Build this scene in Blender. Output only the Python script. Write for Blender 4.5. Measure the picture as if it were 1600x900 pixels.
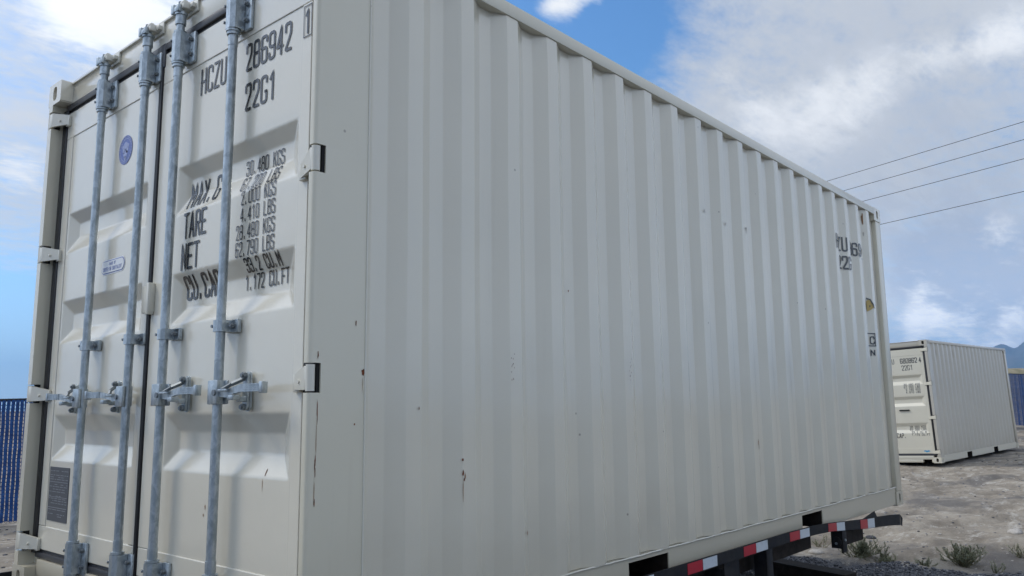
import bpy, bmesh, math, random
from mathutils import Vector, Matrix, noise
random.seed(7)
sc = bpy.context.scene
COL = sc.collection
for o in list(bpy.data.objects): bpy.data.objects.remove(o)

# ------------------------------------------------------------------ camera
CAM = Vector((-1.495891, -2.136645, 1.62))
RT = Vector((0.6561892, -0.7542835, -0.0217260))
DN = Vector((0.0900397, 0.1068510, -0.9901897))
FW = Vector((0.7492053, 0.6477957, 0.1380300))
cd = bpy.data.cameras.new('camera'); cam = bpy.data.objects.new('camera', cd); COL.objects.link(cam)
m = Matrix.Identity(4)
for i in range(3):
    m[i][0] = RT[i]; m[i][1] = -DN[i]; m[i][2] = -FW[i]; m[i][3] = CAM[i]
cam.matrix_world = m
cd.sensor_width = 36; cd.lens = 1255.335/1600*36
cd.clip_start = 0.05; cd.clip_end = 60000
sc.camera = cam
sc.render.resolution_x = 1024; sc.render.resolution_y = 576
sc.view_settings.view_transform = 'Standard'; sc.view_settings.look = 'None'
sc.view_settings.gamma = 1; sc.view_settings.exposure = 0.26
def pxdir(x, y):
    return (RT*((x-800)/1255.335) + DN*((y-450)/1255.335) + FW)

# ------------------------------------------------------------------ sun and sky
SUN = Vector((-0.42, 0.66, 0.88)).normalized()      # towards the sun
sd = bpy.data.lights.new('sun', 'SUN'); so = bpy.data.objects.new('sun', sd); COL.objects.link(so)
sd.energy = 1.25; sd.angle = math.radians(15); sd.color = (1.0, 0.93, 0.80)
so.rotation_euler = SUN.to_track_quat('Z', 'Y').to_euler()
w = bpy.data.worlds.new('World'); sc.world = w; w.use_nodes = True
nt = w.node_tree; nt.nodes.clear(); N = nt.nodes; L = nt.links
def nd(t, **k):
    n = N.new(t)
    for a, b in k.items(): setattr(n, a, b)
    return n
out = nd('ShaderNodeOutputWorld'); bg = nd('ShaderNodeBackground'); bg.inputs[1].default_value = 0.15
L.new(bg.outputs[0], out.inputs[0])
sky = nd('ShaderNodeTexSky', sky_type='NISHITA'); sky.sun_disc = False
sky.sun_elevation = math.asin(SUN.z); sky.sun_rotation = math.atan2(SUN.x, SUN.y)
sky.air_density = 1.2; sky.dust_density = 0.15; sky.ozone_density = 2.0
tc = nd('ShaderNodeTexCoord')
def vm(op, a, b=None):
    n = nd('ShaderNodeVectorMath', operation=op)
    for i, q in enumerate((a, b)):
        if q is None: continue
        if hasattr(q, 'links'): L.new(q, n.inputs[i])
        else: n.inputs[i].default_value = q
    return n.outputs['Value'] if op == 'DOT_PRODUCT' else n.outputs[0]
def mt(op, a, b=None, c=None, cl=False):
    n = nd('ShaderNodeMath', operation=op); n.use_clamp = cl
    for i, q in enumerate((a, b, c)):
        if q is None: continue
        if hasattr(q, 'links'): L.new(q, n.inputs[i])
        else: n.inputs[i].default_value = q
    return n.outputs[0]
def mr(v, a, b, c=0.0, d=1.0):
    n = nd('ShaderNodeMapRange', interpolation_type='SMOOTHSTEP')
    L.new(v, n.inputs[0]); n.inputs[1].default_value = a; n.inputs[2].default_value = b
    n.inputs[3].default_value = c; n.inputs[4].default_value = d
    return n.outputs[0]
def mix(f, a, b):
    n = nd('ShaderNodeMix', data_type='RGBA'); L.new(f, n.inputs[0])
    for i, q in ((6, a), (7, b)):
        if hasattr(q, 'links'): L.new(q, n.inputs[i])
        else: n.inputs[i].default_value = (*q, 1)
    return n.outputs[2]
D = vm('NORMALIZE', tc.outputs['Generated'])
sep = nd('ShaderNodeSeparateXYZ'); L.new(D, sep.inputs[0])
zz = mt('ADD', mt('MAXIMUM', sep.outputs[2], 0.0), 0.16)
cmb = nd('ShaderNodeCombineXYZ')
L.new(mt('DIVIDE', sep.outputs[0], zz), cmb.inputs[0]); L.new(mt('DIVIDE', sep.outputs[1], zz), cmb.inputs[1])
P = cmb.outputs[0]
def fbm(scale, det, rough, dist, rot=0.0, st=(1, 1, 1), off=(0, 0, 0)):
    mp = nd('ShaderNodeMapping'); L.new(P, mp.inputs[0])
    mp.inputs['Rotation'].default_value = (0, 0, math.radians(rot)); mp.inputs['Scale'].default_value = st
    mp.inputs['Location'].default_value = off
    n = nd('ShaderNodeTexNoise'); L.new(mp.outputs[0], n.inputs['Vector'])
    n.inputs['Scale'].default_value = scale; n.inputs['Detail'].default_value = det
    n.inputs['Roughness'].default_value = rough; n.inputs['Distortion'].default_value = dist
    return n.outputs[0]
def spot(x, y, rad, amp):
    """soft round region of the sky around a direction, radius in degrees"""
    d = pxdir(x, y).normalized()
    k = 1.0/(1-math.cos(math.radians(rad)))
    e = mt('EXPONENT', mt('MULTIPLY', mt('SUBTRACT', vm('DOT_PRODUCT', D, tuple(d)), 1.0), k))
    return mt('MULTIPLY', e, amp)
def total(base, items):
    s = base
    for it in items: s = mt('ADD', s, spot(*it))
    return s
n4 = fbm(15.0, 12, 0.7, 0.2, 30, (1, 1.5, 1), (2.4, 7.2, 0))
n1 = fbm(1.3, 8, 0.55, 0.5, 20, (1, 1.5, 1), (3.1, 1.7, 0))
n2 = fbm(2.2, 10, 0.6, 0.35, 35, (1, 1.9, 1), (0.4, 5.2, 0))
n3 = fbm(6.5, 12, 0.68, 0.25, 35, (1, 1.6, 1), (8.4, 2.2, 0))
n5 = fbm(2.6, 12, 0.66, 0.8, 52, (1, 4.5, 1), (5.4, 1.2, 0))
nm = mt('ADD', mt('MULTIPLY', n2, 0.2), mt('ADD', mt('MULTIPLY', n3, 0.32), mt('ADD', mt('MULTIPLY', n5, 0.28), mt('MULTIPLY', n4, 0.20))))
# thin milky veil, torn open where the blue shows
veil = mr(total(mt('ADD', mt('ADD', mt('MULTIPLY', n1, 0.6), mt('MULTIPLY', n3, 0.8)), mt('MULTIPLY', n4, 0.5)),
    [(920, 45, 3.8, -0.8), (880, -10, 5.5, -0.7), (990, 10, 4.0, -0.35), (1060, 50, 6, -0.2), (10, 600, 6.0, -0.9), (10, 480, 6, -0.35), (90, 130, 7, -0.06),
     (1480, 520, 3.0, -0.22), (1230, 60, 12, 0.25), (300, 40, 5, -0.10), (30, 330, 9, 0.12)]), 0.40, 1.16)
lowb = mr(sep.outputs[2], 0.02, 0.30, 0.75, 0.0)
clear = mix(lowb, vm('MULTIPLY', sky.outputs[0], (0.45, 0.68, 0.88)), (1.5, 2.15, 3.5))
c = mix(veil, clear, (3.30, 3.52, 3.85))
# greyish lilac cloud bodies
dk = mr(total(nm, [(1480, 425, 3.0, 0.32), (1580, 440, 3.0, 0.30), (1500, 250, 10, 0.05), (1250, 260, 6, 0.03), (20, 560, 8, -0.4), (930, 50, 7, -0.5)]), 0.50, 0.72)
c = mix(mt('MULTIPLY', dk, 0.75), c, (2.15, 2.55, 3.3))
# bright white tops
wh = mr(total(nm, [(1260, 200, 2.6, 0.20), (1180, 185, 2.0, 0.16), (1340, 175, 2.0, 0.12), (1460, 88, 1.5, 0.20), (1540, 66, 1.5, 0.20), (1600, 48, 1.5, 0.2), (1370, 120, 1.6, .18), (1300, 145, 1.4, .1),
     (850, 12, .7, 0.18), (875, 6, .9, 0.24), (905, 0, .9, 0.22), (940, -6, .8, .16), (210, 8, 4.0, 0.26), (130, 10, 3, 0.2), (30, 270, 2.0, 0.2), (1430, 492, 1.0, 0.26), (1470, 496, .9, 0.22), (1510, 500, .8, .16), (1490, 540, 1.2, 0.16), (1560, 545, 1.2, 0.2), (1430, 530, .8, .16), (1590, 500, 1, .2), (1565, 360, 1.2, 0.14), (1440, 455, .7, .16),
     (950, 70, 4, -0.08), (10, 560, 8, -0.3)]), 0.52, 0.82)
c = mix(wh, c, (5.0, 5.15, 5.35))
# thin cloud lit up round the hidden sun
def glow(deg):
    k = 1.0/(1-math.cos(math.radians(deg)))
    return mt('EXPONENT', mt('MULTIPLY', mt('SUBTRACT', vm('DOT_PRODUCT', D, tuple(SUN)), 1.0), k))
far = mt('MAXIMUM', mt('SUBTRACT', vm('DOT_PRODUCT', D, (.52, -.80, .30)), 0.45), 0.0)   # brightening added to unseen sky, to light the ribbed side
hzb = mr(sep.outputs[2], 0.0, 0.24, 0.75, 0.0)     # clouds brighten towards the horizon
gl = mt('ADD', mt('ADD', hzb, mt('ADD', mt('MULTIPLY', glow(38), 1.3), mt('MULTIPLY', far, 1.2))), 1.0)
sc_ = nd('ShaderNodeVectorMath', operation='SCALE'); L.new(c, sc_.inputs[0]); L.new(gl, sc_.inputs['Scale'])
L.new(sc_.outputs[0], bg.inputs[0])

# ------------------------------------------------------------------ mesh helpers
class MB:
    """collects shapes into ONE mesh object"""
    def __init__(s, tf=None): s.v = []; s.f = []; s.mi = []; s.tf = tf
    def add(s, vs, fs, mi=0):
        b = len(s.v); flip = False
        if s.tf: vs = [s.tf(Vector(v)) for v in vs]
        s.v += [tuple(v) for v in vs]
        s.f += [tuple(b+i for i in f) for f in fs]; s.mi += [mi]*len(fs)
    def box(s, x0, x1, y0, y1, z0, z1, mi=0):
        s.add([(x0,y0,z0),(x1,y0,z0),(x1,y1,z0),(x0,y1,z0),(x0,y0,z1),(x1,y0,z1),(x1,y1,z1),(x0,y1,z1)],
              [(0,3,2,1),(4,5,6,7),(0,1,5,4),(1,2,6,5),(2,3,7,6),(3,0,4,7)], mi)
    def rbox(s, x0, x1, y0, y1, z0, z1, r=0.004, mi=0):
        """box with chamfered edges"""
        r = min(r, (x1-x0)*.45, (y1-y0)*.45, (z1-z0)*.45)
        bm = bmesh.new(); bmesh.ops.create_cube(bm, size=1)
        for v in bm.verts: v.co = Vector(((x0+x1)/2+v.co.x*(x1-x0), (y0+y1)/2+v.co.y*(y1-y0), (z0+z1)/2+v.co.z*(z1-z0)))
        bmesh.ops.bevel(bm, geom=bm.edges[:], offset=r, segments=2, affect='EDGES', profile=.5)
        bm.verts.index_update()
        s.add([v.co.copy() for v in bm.verts], [tuple(v.index for v in f.verts) for f in bm.faces], mi); bm.free()
    def prism(s, poly, z0, z1, mi=0):
        n = len(poly)
        s.add([(x,y,z0) for x,y in poly]+[(x,y,z1) for x,y in poly],
              [tuple(range(n))[::-1], tuple(range(n,2*n))]+[(i,(i+1)%n,n+(i+1)%n,n+i) for i in range(n)], mi)
    def tube(s, a, b, r, n=16, r2=None, mi=0, cap=True):
        a, b = Vector(a), Vector(b); r2 = r if r2 is None else r2
        d = (b-a).normalized(); u = d.orthogonal().normalized(); v = d.cross(u)
        vs = [a+(u*math.cos(t)+v*math.sin(t))*r for t in [2*math.pi*i/n for i in range(n)]]
        vs += [b+(u*math.cos(t)+v*math.sin(t))*r2 for t in [2*math.pi*i/n for i in range(n)]]
        fs = [(i,(i+1)%n,n+(i+1)%n,n+i) for i in range(n)]
        if cap: fs += [tuple(range(n))[::-1], tuple(range(n,2*n))]
        s.add(vs, fs, mi)
    def path(s, pts, r, n=8, mi=0):
        for a, b in zip(pts, pts[1:]): s.tube(a, b, r, n, mi=mi)
    def beam(s, a, b, w, h, up=(0,0,1), mi=0):
        a, b = Vector(a), Vector(b); d = (b-a).normalized(); up = Vector(up)
        sd_ = d.cross(up).normalized(); u = sd_.cross(d)
        vs = [p+sd_*(i*w/2)+u*(j*h/2) for p in (a,b) for i,j in ((-1,-1),(1,-1),(1,1),(-1,1))]
        s.add(vs, [(0,3,2,1),(4,5,6,7),(0,1,5,4),(1,2,6,5),(2,3,7,6),(3,0,4,7)], mi)
    def build(s, name, mat, parent=None, smooth=False, angle=35):
        me = bpy.data.meshes.new(name); me.from_pydata(s.v, [], s.f)
        mats = mat if isinstance(mat, (list, tuple)) else [mat]
        for q in mats: me.materials.append(q)
        me.polygons.foreach_set('material_index', s.mi)
        bm = bmesh.new(); bm.from_mesh(me); bmesh.ops.recalc_face_normals(bm, faces=bm.faces[:])
        if smooth:
            a = math.radians(angle)
            for f in bm.faces: f.smooth = True
            for e in bm.edges:
                if len(e.link_faces) == 2 and e.calc_face_angle(0) > a: e.smooth = False
        bm.to_mesh(me); bm.free()
        o = bpy.data.objects.new(name, me); COL.objects.link(o)
        if parent: o.parent = parent
        return o
def empty(name, parent=None):
    o = bpy.data.objects.new(name, None); COL.objects.link(o); o.empty_display_size = .2
    if parent: o.parent = parent
    return o
def tag(o, label=None, cat=None, group=None, kind=None):
    if label: o['label'] = label
    if cat: o['category'] = cat
    if group: o['group'] = group
    if kind: o['kind'] = kind
    return o

# ------------------------------------------------------------------ materials
def mat(name, col=(.5,.5,.5), rough=.5, metal=0.0, spec=.5):
    q = bpy.data.materials.new(name); q.use_nodes = True
    b = q.node_tree.nodes['Principled BSDF']
    b.inputs['Base Color'].default_value = (*col, 1); b.inputs['Roughness'].default_value = rough
    b.inputs['Metallic'].default_value = metal; b.inputs['Specular IOR Level'].default_value = spec
    return q
class G:
    """tiny node graph helper"""
    def __init__(s, q): s.q = q; s.t = q.node_tree; s.b = s.t.nodes['Principled BSDF']; s.tc = s.t.nodes.new('ShaderNodeTexCoord')
    def n(s, t, **k):
        x = s.t.nodes.new(t)
        for a, b in k.items(): setattr(x, a, b)
        return x
    def l(s, a, b): s.t.links.new(a, b)
    def noise(s, scale, det=6, rough=.55, st=(1,1,1), dist=0.0, off=(0,0,0), co=None):
        mp = s.n('ShaderNodeMapping'); s.l(co or s.tc.outputs['Object'], mp.inputs[0])
        mp.inputs['Scale'].default_value = st; mp.inputs['Location'].default_value = off
        x = s.n('ShaderNodeTexNoise'); s.l(mp.outputs[0], x.inputs['Vector'])
        x.inputs['Scale'].default_value = scale; x.inputs['Detail'].default_value = det
        x.inputs['Roughness'].default_value = rough; x.inputs['Distortion'].default_value = dist
        return x.outputs[0]
    def ramp(s, v, a, b, c=0.0, d=1.0):
        x = s.n('ShaderNodeMapRange', interpolation_type='SMOOTHSTEP'); s.l(v, x.inputs[0])
        for i, q in enumerate((a, b, c, d)): x.inputs[i+1].default_value = q
        return x.outputs[0]
    def mix(s, f, a, b):
        x = s.n('ShaderNodeMix', data_type='RGBA')
        if hasattr(f, 'links'): s.l(f, x.inputs[0])
        else: x.inputs[0].default_value = f
        for i, q in ((6, a), (7, b)):
            if hasattr(q, 'links'): s.l(q, x.inputs[i])
            else: x.inputs[i].default_value = (*q, 1)
        return x.outputs[2]
    def math(s, op, a, b=None):
        x = s.n('ShaderNodeMath', operation=op)
        for i, q in enumerate((a, b)):
            if q is None: continue
            if hasattr(q, 'links'): s.l(q, x.inputs[i])
            else: x.inputs[i].default_value = q
        return x.outputs[0]
    def bump(s, h, dist, strength=1.0, prev=None):
        x = s.n('ShaderNodeBump'); s.l(h, x.inputs['Height']); x.inputs['Distance'].default_value = dist
        x.inputs['Strength'].default_value = strength
        if prev: s.l(prev, x.inputs['Normal'])
        return x.outputs[0]
    def col(s, c): s.l(c, s.b.inputs['Base Color'])
    def rough(s, c): s.l(c, s.b.inputs['Roughness'])
    def norm(s, c): s.l(c, s.b.inputs['Normal'])

def paint(name, base, rough=.15, dirt=(.33,.27,.19), amt=.5):
    q = mat(name, base, rough, spec=.75); g = G(q)
    streak = g.noise(1.0, 6, .6, (22, 22, 1.0))
    blotch = g.noise(1.6, 7, .6)
    fine = g.noise(60, 4, .6)
    c = g.mix(g.ramp(blotch, .35, .75, 0, .22), base, tuple(x*.86 for x in base))
    c = g.mix(g.math('MULTIPLY', g.ramp(streak, .58, .85), .16*amt), c, dirt)
    # dust and splash near the bottom, a film that belongs to the paint
    sp = g.n('ShaderNodeSeparateXYZ'); g.l(g.tc.outputs['Object'], sp.inputs[0])
    low = g.ramp(g.math('ADD', sp.outputs[2], g.math('MULTIPLY', blotch, -.35)), -.15, .45, 1, 0)
    c = g.mix(g.math('MULTIPLY', low, .45*amt), c, (.43,.38,.29))
    # tiny specks of dirt
    vo = g.n('ShaderNodeTexVoronoi'); g.l(g.tc.outputs['Object'], vo.inputs['Vector']); vo.inputs['Scale'].default_value = 9
    sel = g.n('ShaderNodeSeparateXYZ'); g.l(vo.outputs['Color'], sel.inputs[0])
    spk = g.math('MULTIPLY', g.ramp(vo.outputs['Distance'], .035, .06, 1, 0), g.ramp(sel.outputs[0], .72, .80))
    c = g.mix(g.math('MULTIPLY', spk, .55), c, (.16,.12,.09))
    g.col(c)
    g.rough(g.math('ADD', rough, g.math('ADD', g.math('MULTIPLY', g.ramp(streak, .4, .8), .06), g.math('MULTIPLY', blotch, .06))))
    b = g.bump(g.noise(2.3, 3, .5), .008, .5)
    b = g.bump(fine, .0006, .35, b)
    g.norm(b)
    g.b.inputs['Coat Weight'].default_value = .5; g.b.inputs['Coat Roughness'].default_value = .12
    return q
CREAM = (.74, .695, .575)
M_paint = paint('container_paint', CREAM, amt=.8)
M_door = paint('door_paint', (.755, .715, .605), .12, amt=.3)
M_post = paint('post_paint', (.70, .655, .52), .28, amt=.8)
M_rail = paint('rail_paint', (.60, .555, .435), .40, amt=.9)
M_hinge = paint('hinge_paint', (.70, .67, .57), .35, amt=.3)
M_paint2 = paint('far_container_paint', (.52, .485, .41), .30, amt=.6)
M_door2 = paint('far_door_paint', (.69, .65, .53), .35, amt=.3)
def galv():
    q = mat('galvanised_steel', (.4,.43,.46), .42, .7); g = G(q)
    a = g.noise(40, 6, .7, (1,1,.55), .6); b = g.noise(9, 4, .6, (1,1,.30)); v = g.n('ShaderNodeTexVoronoi')
    g.l(g.tc.outputs['Object'], v.inputs['Vector']); v.inputs['Scale'].default_value = 60
    c = g.mix(g.ramp(a, .40, .62), (.36,.41,.44), (.52,.57,.60))
    c = g.mix(g.ramp(b, .58, .75, 0, .5), c, (.66,.70,.72))
    c = g.mix(g.ramp(b, .28, .42, .5, 0), c, (.16,.19,.22))
    g.col(c); g.rough(g.ramp(a, .3, .7, .46, .30)); g.norm(g.bump(a, .0012, .5))
    return q
M_galv = galv()
M_bolt = mat('bolt_steel', (.22,.245,.265), .5, .7)
M_gask = mat('rubber_gasket', (.018,.018,.02), .45)
M_gaskg = mat('rubber_gasket_worn', (.045,.045,.05), .42)
M_ink = mat('black_marking_vinyl', (.020,.020,.023), .17, spec=.9)
M_blue = mat('blue_print', (.12,.17,.46), .35); M_lblue = mat('pale_blue_print', (.34,.39,.62), .35)
M_white = mat('white_sticker', (.80,.82,.84), .35)
M_plate = mat('data_plate_metal', (.10,.105,.115), .45, .3); M_platel = mat('data_plate_lines', (.28,.29,.31), .4, .3)
M_dark = mat('black_and_hole_shade', (.01,.01,.01), .9)  # plain black; in holes and hinge slots it stands in for shade
M_yel = mat('yellow_sticker', (.50,.36,.12), .6)
def rusty(name, a, b, sc_=14, rough=.75):
    q = mat(name, a, rough, spec=.3); g = G(q); n = g.noise(sc_, 8, .7)
    g.col(g.mix(g.ramp(n, .38, .62), a, b)); g.norm(g.bump(n, .004, .6)); return q
M_rust = rusty('rust', (.24,.075,.03), (.10,.035,.018), 80, .9)
M_rustl = rusty('rust_run', (.34,.19,.10), (.22,.11,.05), 60, .9)
M_black = rusty('black_trailer_paint', (.005,.006,.010), (.016,.015,.016), 9, .7)
M_brown = rusty('rusty_trailer_steel', (.014,.010,.008), (.030,.022,.017), 12, .85)
M_tapeR = mat('red_reflective_tape', (.42,.012,.03), .35); M_tapeW = mat('white_reflective_tape', (.55,.60,.64), .35)
M_tyre = mat('tyre_rubber', (.02,.02,.02), .8)
def hexs(q, sc_=400):
    g = G(q); c0 = tuple(g.b.inputs['Base Color'].default_value)[:3]
    n = g.noise(18, 6, .7); g.col(g.mix(g.ramp(n, .5, .72, 0, .45), c0, tuple(.35*x+.05 for x in c0)))
hexs(M_tapeR); hexs(M_tapeW)

# ------------------------------------------------------------------ lettering
def rnd(pts, r, closed=False):
    """round the corners of a polyline"""
    pts = [Vector(p) for p in pts]; n = len(pts); o = []
    for i, p in enumerate(pts):
        if not closed and i in (0, n-1): o.append(p); continue
        a, b = pts[i-1], pts[(i+1) % n]
        la, lb = (a-p).length, (b-p).length; rr = min(r, la*.48, lb*.48)
        p0 = p+(a-p).normalized()*rr; p1 = p+(b-p).normalized()*rr
        for k in range(5):
            t = k/4; o.append(p0*(1-t)**2+p*2*t*(1-t)+p1*t*t)
    if closed: o.append(o[0].copy())
    return o
R_ = .38
GL = {
 '0': [([(0,0),(1,0),(1,2),(0,2)],R_,1)], 'O': [([(0,0),(1,0),(1,2),(0,2)],R_,1)],
 '1': [([(.15,1.6),(.6,2),(.6,0)],.0,0)], '2': [([(0,1.45),(0,2),(1,2),(1,1.2),(0,0),(1,0)],.3,0)],
 '3': [([(0,1.6),(0,2),(1,2),(1,1.06),(.35,1.06)],.3,0),([(.35,1.06),(1,1.06),(1,0),(0,0),(0,.42)],.3,0)],
 '4': [([(.72,0),(.72,2),(0,.55),(1,.55)],0,0)], '5': [([(1,2),(0,2),(0,1.15),(1,1.15),(1,0),(0,0),(0,.4)],.3,0)],
 '6': [([(1,1.6),(1,2),(0,2),(0,0),(1,0),(1,1.1),(.05,1.1)],R_,0)], '7': [([(0,2),(1,2),(.4,0)],0,0)],
 '8': [([(0,0),(1,0),(1,1.05),(0,1.05)],.32,1),([(.04,1.05),(.96,1.05),(.96,2),(.04,2)],.32,1)],
 '9': [([(0,.4),(0,0),(1,0),(1,2),(0,2),(0,.9),(.95,.9)],R_,0)],
 'H': [([(0,0),(0,2)],0,0),([(1,0),(1,2)],0,0),([(0,1),(1,1)],0,0)],
 'C': [([(1,1.5),(1,2),(0,2),(0,0),(1,0),(1,.5)],R_,0)], 'Z': [([(0,2),(1,2),(0,0),(1,0)],0,0)],
 'U': [([(0,2),(0,0),(1,0),(1,2)],R_,0)], 'G': [([(1,1.55),(1,2),(0,2),(0,0),(1,0),(1,.80)],R_,0),([(.78,.80),(1,.80)],0,0)],
 'K': [([(0,0),(0,2)],0,0),([(1,2),(.05,.85)],0,0),([(.35,1.2),(1,0)],0,0)],
 'S': [([(1,1.6),(1,2),(0,2),(0,1.08),(1,1.0),(1,0),(0,0),(0,.4)],.34,0)],
 'L': [([(0,2),(0,0),(.95,0)],0,0)], 'B': [([(0,0),(1,0),(1,1.05),(0,1.05)],.3,1),([(0,1.05),(.92,1.05),(.92,2),(0,2)],.3,1),([(0,0),(0,2)],0,0)],
 'T': [([(-.05,2),(1.05,2)],0,0),([(.5,2),(.5,0)],0,0)], 'A': [([(0,0),(.5,2),(1,0)],0,0),([(.18,.6),(.82,.6)],0,0)],
 'R': [([(0,0),(0,2),(1,2),(1,1),(0,1)],.3,0),([(.5,1),(1,0)],0,0)], 'E': [([(1,0),(0,0),(0,2),(1,2)],0,0),([(0,1),(.8,1)],0,0)],
 'N': [([(0,0),(0,2),(1,0),(1,2)],0,0)], 'M': [([(0,0),(0,2),(.55,.8),(1.1,2),(1.1,0)],0,0)],
 'X': [([(0,0),(1,2)],0,0),([(0,2),(1,0)],0,0)], 'P': [([(0,0),(0,2),(1,2),(1,.95),(0,.95)],.3,0)],
 'F': [([(0,0),(0,2),(1,2)],0,0),([(0,1),(.8,1)],0,0)], '.': [([(.3,0),(.3,.26)],0,0)],
 'D': [([(0,0),(1,0),(1,2),(0,2)],.35,1)], 'V': [([(0,2),(.5,0),(1,2)],0,0)], 'I': [([(.5,0),(.5,2)],0,0)], 'Q': [([(0,0),(1,0),(1,2),(0,2)],R_,1),([(.6,.5),(1.05,-.1)],0,0)], ' ': [],
}
def ribbon(mb, pts, wd, place, step=.006, mi=0):
    """flat painted stroke laid on a surface; place(s,t) -> 3D point"""
    q = [pts[0]]
    for a, b in zip(pts, pts[1:]):
        if (b-a).length < 1e-7: continue
        k = max(1, int((b-a).length/step))
        q += [a.lerp(b, (i+1)/k) for i in range(k)]
    n = len(q)
    if n < 2: return
    closed = (q[0]-q[-1]).length < 1e-6
    vs = []
    for i, p in enumerate(q):
        d0 = (q[i]-q[i-1]).normalized() if i else ((q[-1]-q[-2]).normalized() if closed else None)
        d1 = (q[i+1]-q[i]).normalized() if i < n-1 else ((q[1]-q[0]).normalized() if closed else None)
        d0 = d0 or d1; d1 = d1 or d0
        t = (d0+d1); t = t.normalized() if t.length > .2 else d1
        k = min(2.2, 1/max(.3, t.dot(d1)))
        nn = Vector((-t.y, t.x))*wd/2*k
        e = Vector((0, 0))
        if not closed and i == 0: e = -d1*wd/2
        if not closed and i == n-1: e = d0*wd/2
        for sgn in (1, -1):
            r = p+nn*sgn+e; vs.append(place(r.x, r.y))
    mb.add(vs, [(2*i, 2*i+1, 2*i+3, 2*i+2) for i in range(n-1)], mi)
def text(mb, s, x, y, h, adv, wd, place, wf=.64, step=.006, slant=0.0):
    gw = adv*wf
    for ch in s:
        for pts, r, cl in GL.get(ch, []):
            pp = [Vector((x+(px)*gw, y+py*h/2)) for px, py in pts]
            if r: pp = rnd(pp, r*gw, bool(cl))
            elif cl: pp.append(pp[0])
            ribbon(mb, pp, wd, place, step)
        x += adv*(1.12 if ch == 'M' else 1)

# ------------------------------------------------------------------ container
LX, WY, HZ = 6.058, 2.438, 2.591
def k60(y, z):     # measured on the plane x=.06, the doors lie at x=.045
    return (-2.137+(y+2.137)*.99045, .8413+(z-.8413)*.99045)
RECZ = [(.623,.697,.769,.841), (1.195,1.263,1.342,1.407), (1.655,1.736,1.805,1.863)]
MG = .010
DP = .033; DX = .045
def recess(y, z, ya, yb):
    return sum(recess0(y+dy, z+dz, ya, yb) for dy in (-.006,-.002,.002,.006) for dz in (-.006,-.002,.002,.006))/16
def recess0(y, z, ya, yb):
    for z0, z1, z2, z3 in RECZ:
        if z0 < z < z3 and ya+MG < y < yb-MG:
            f = min(1, (z-z0)/(z1-z0), (z3-z)/(z3-z2), (y-ya-MG)/.07, (yb-MG-y)/.07)
            return DP*f
    return 0
def door_x(y, z):
    if y < 1.25:
        ya, yb = .183, 1.075
    else: ya, yb = 1.33, 2.235
    inside = ya < y < yb and .306 < z < 2.28
    return (DX if inside else DX-.004)+recess(y, z, ya, yb)
def corr(x):
    u = (x-.178) % .278
    if x > 5.86: return .036
    if u < .068: return .036*u/.068
    if u < .138: return .036
    if u < .206: return .036*(1-(u-.138)/.068)
    return 0.0
def corr_pts(x0, x1):
    """profile points with small rounded folds"""
    br = [0, .068, .138, .206]; xs = set([x0, x1]); k = 0
    while .178+.278*k < x1:
        for b in br:
            c_ = .178+.278*k+b
            for d in (-.004, -.0015, .0015, .004):
                if x0 < c_+d < x1: xs.add(round(c_+d, 5))
        k += 1
    r = []
    for x in sorted(xs):
        y = (corr(x-.003)+corr(x-.0015)+corr(x)+corr(x+.0015)+corr(x+.003))/5
        r.append((x, y))
    return r
def side_panel_mesh(mb, flip, seed):
    pts = corr_pts(.198, 5.915); rows = 36; z0, z1 = .155, 2.526; n = len(pts)
    vs = []; fs = []
    for j in range(rows+1):
        z = z0+(z1-z0)*j/rows
        for i, (x, y) in enumerate(pts):
            e = min(1, (z-z0)/.15, (z1-z)/.15)
            yy = y+.0035*e*noise.noise(Vector((x*1.3, z*1.1, seed)))+.0012*e*noise.noise(Vector((x*5, z*3, seed+4)))
            vs.append((x, WY-yy if flip else yy, z))
    for j in range(rows):
        for i in range(n-1): fs.append((j*n+i, j*n+i+1, (j+1)*n+i+1, (j+1)*n+i))
    mb.add(vs, fs)
def holed_face(mb, o, u, v, w, h, ow, oh, dep, mi_hole):
    """rectangle w x h with an oblong hole and a tunnel behind it"""
    o, u, v = Vector(o), Vector(u), Vector(v); nrm = u.cross(v).normalized(); K = 24
    ring = []; rect = []
    for i in range(K):
        t = 2*math.pi*(i+.5)/K; c_, s_ = math.cos(t), math.sin(t)
        if oh > ow: a, b = ow/2*c_, ow/2*s_+(oh-ow)/2*(1 if s_ > 0 else -1)
        else: a, b = oh/2*c_+(ow-oh)/2*(1 if c_ > 0 else -1), oh/2*s_
        ring.append((a+w/2, b+h/2))
        k = min(w/2/max(abs(c_), 1e-6), h/2/max(abs(s_), 1e-6)); rect.append((c_*k+w/2, s_*k+h/2))
    pt = lambda a, b, d=0: o+u*a+v*b-nrm*d
    vs = [pt(*p) for p in rect]+[pt(*p) for p in ring]+[pt(*p, dep) for p in ring]
    mb.add(vs, [(i,(i+1)%K,K+(i+1)%K,K+i) for i in range(K)]+[(K+i,K+(i+1)%K,2*K+(i+1)%K,2*K+i) for i in range(K)])
    mb.add([pt(*p, dep) for p in ring], [tuple(range(K))], mi_hole)  # black back of the hole, its shade put into the colour
    # corners of the rectangle
    cs = [(w,h),(0,h),(0,0),(w,0)]
    for c0 in cs:
        ds = sorted(range(K), key=lambda i: (rect[i][0]-c0[0])**2+(rect[i][1]-c0[1])**2)[:2]
        mb.add([pt(*c0), pt(*rect[ds[0]]), pt(*rect[ds[1]])], [(0,1,2)])
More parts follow.
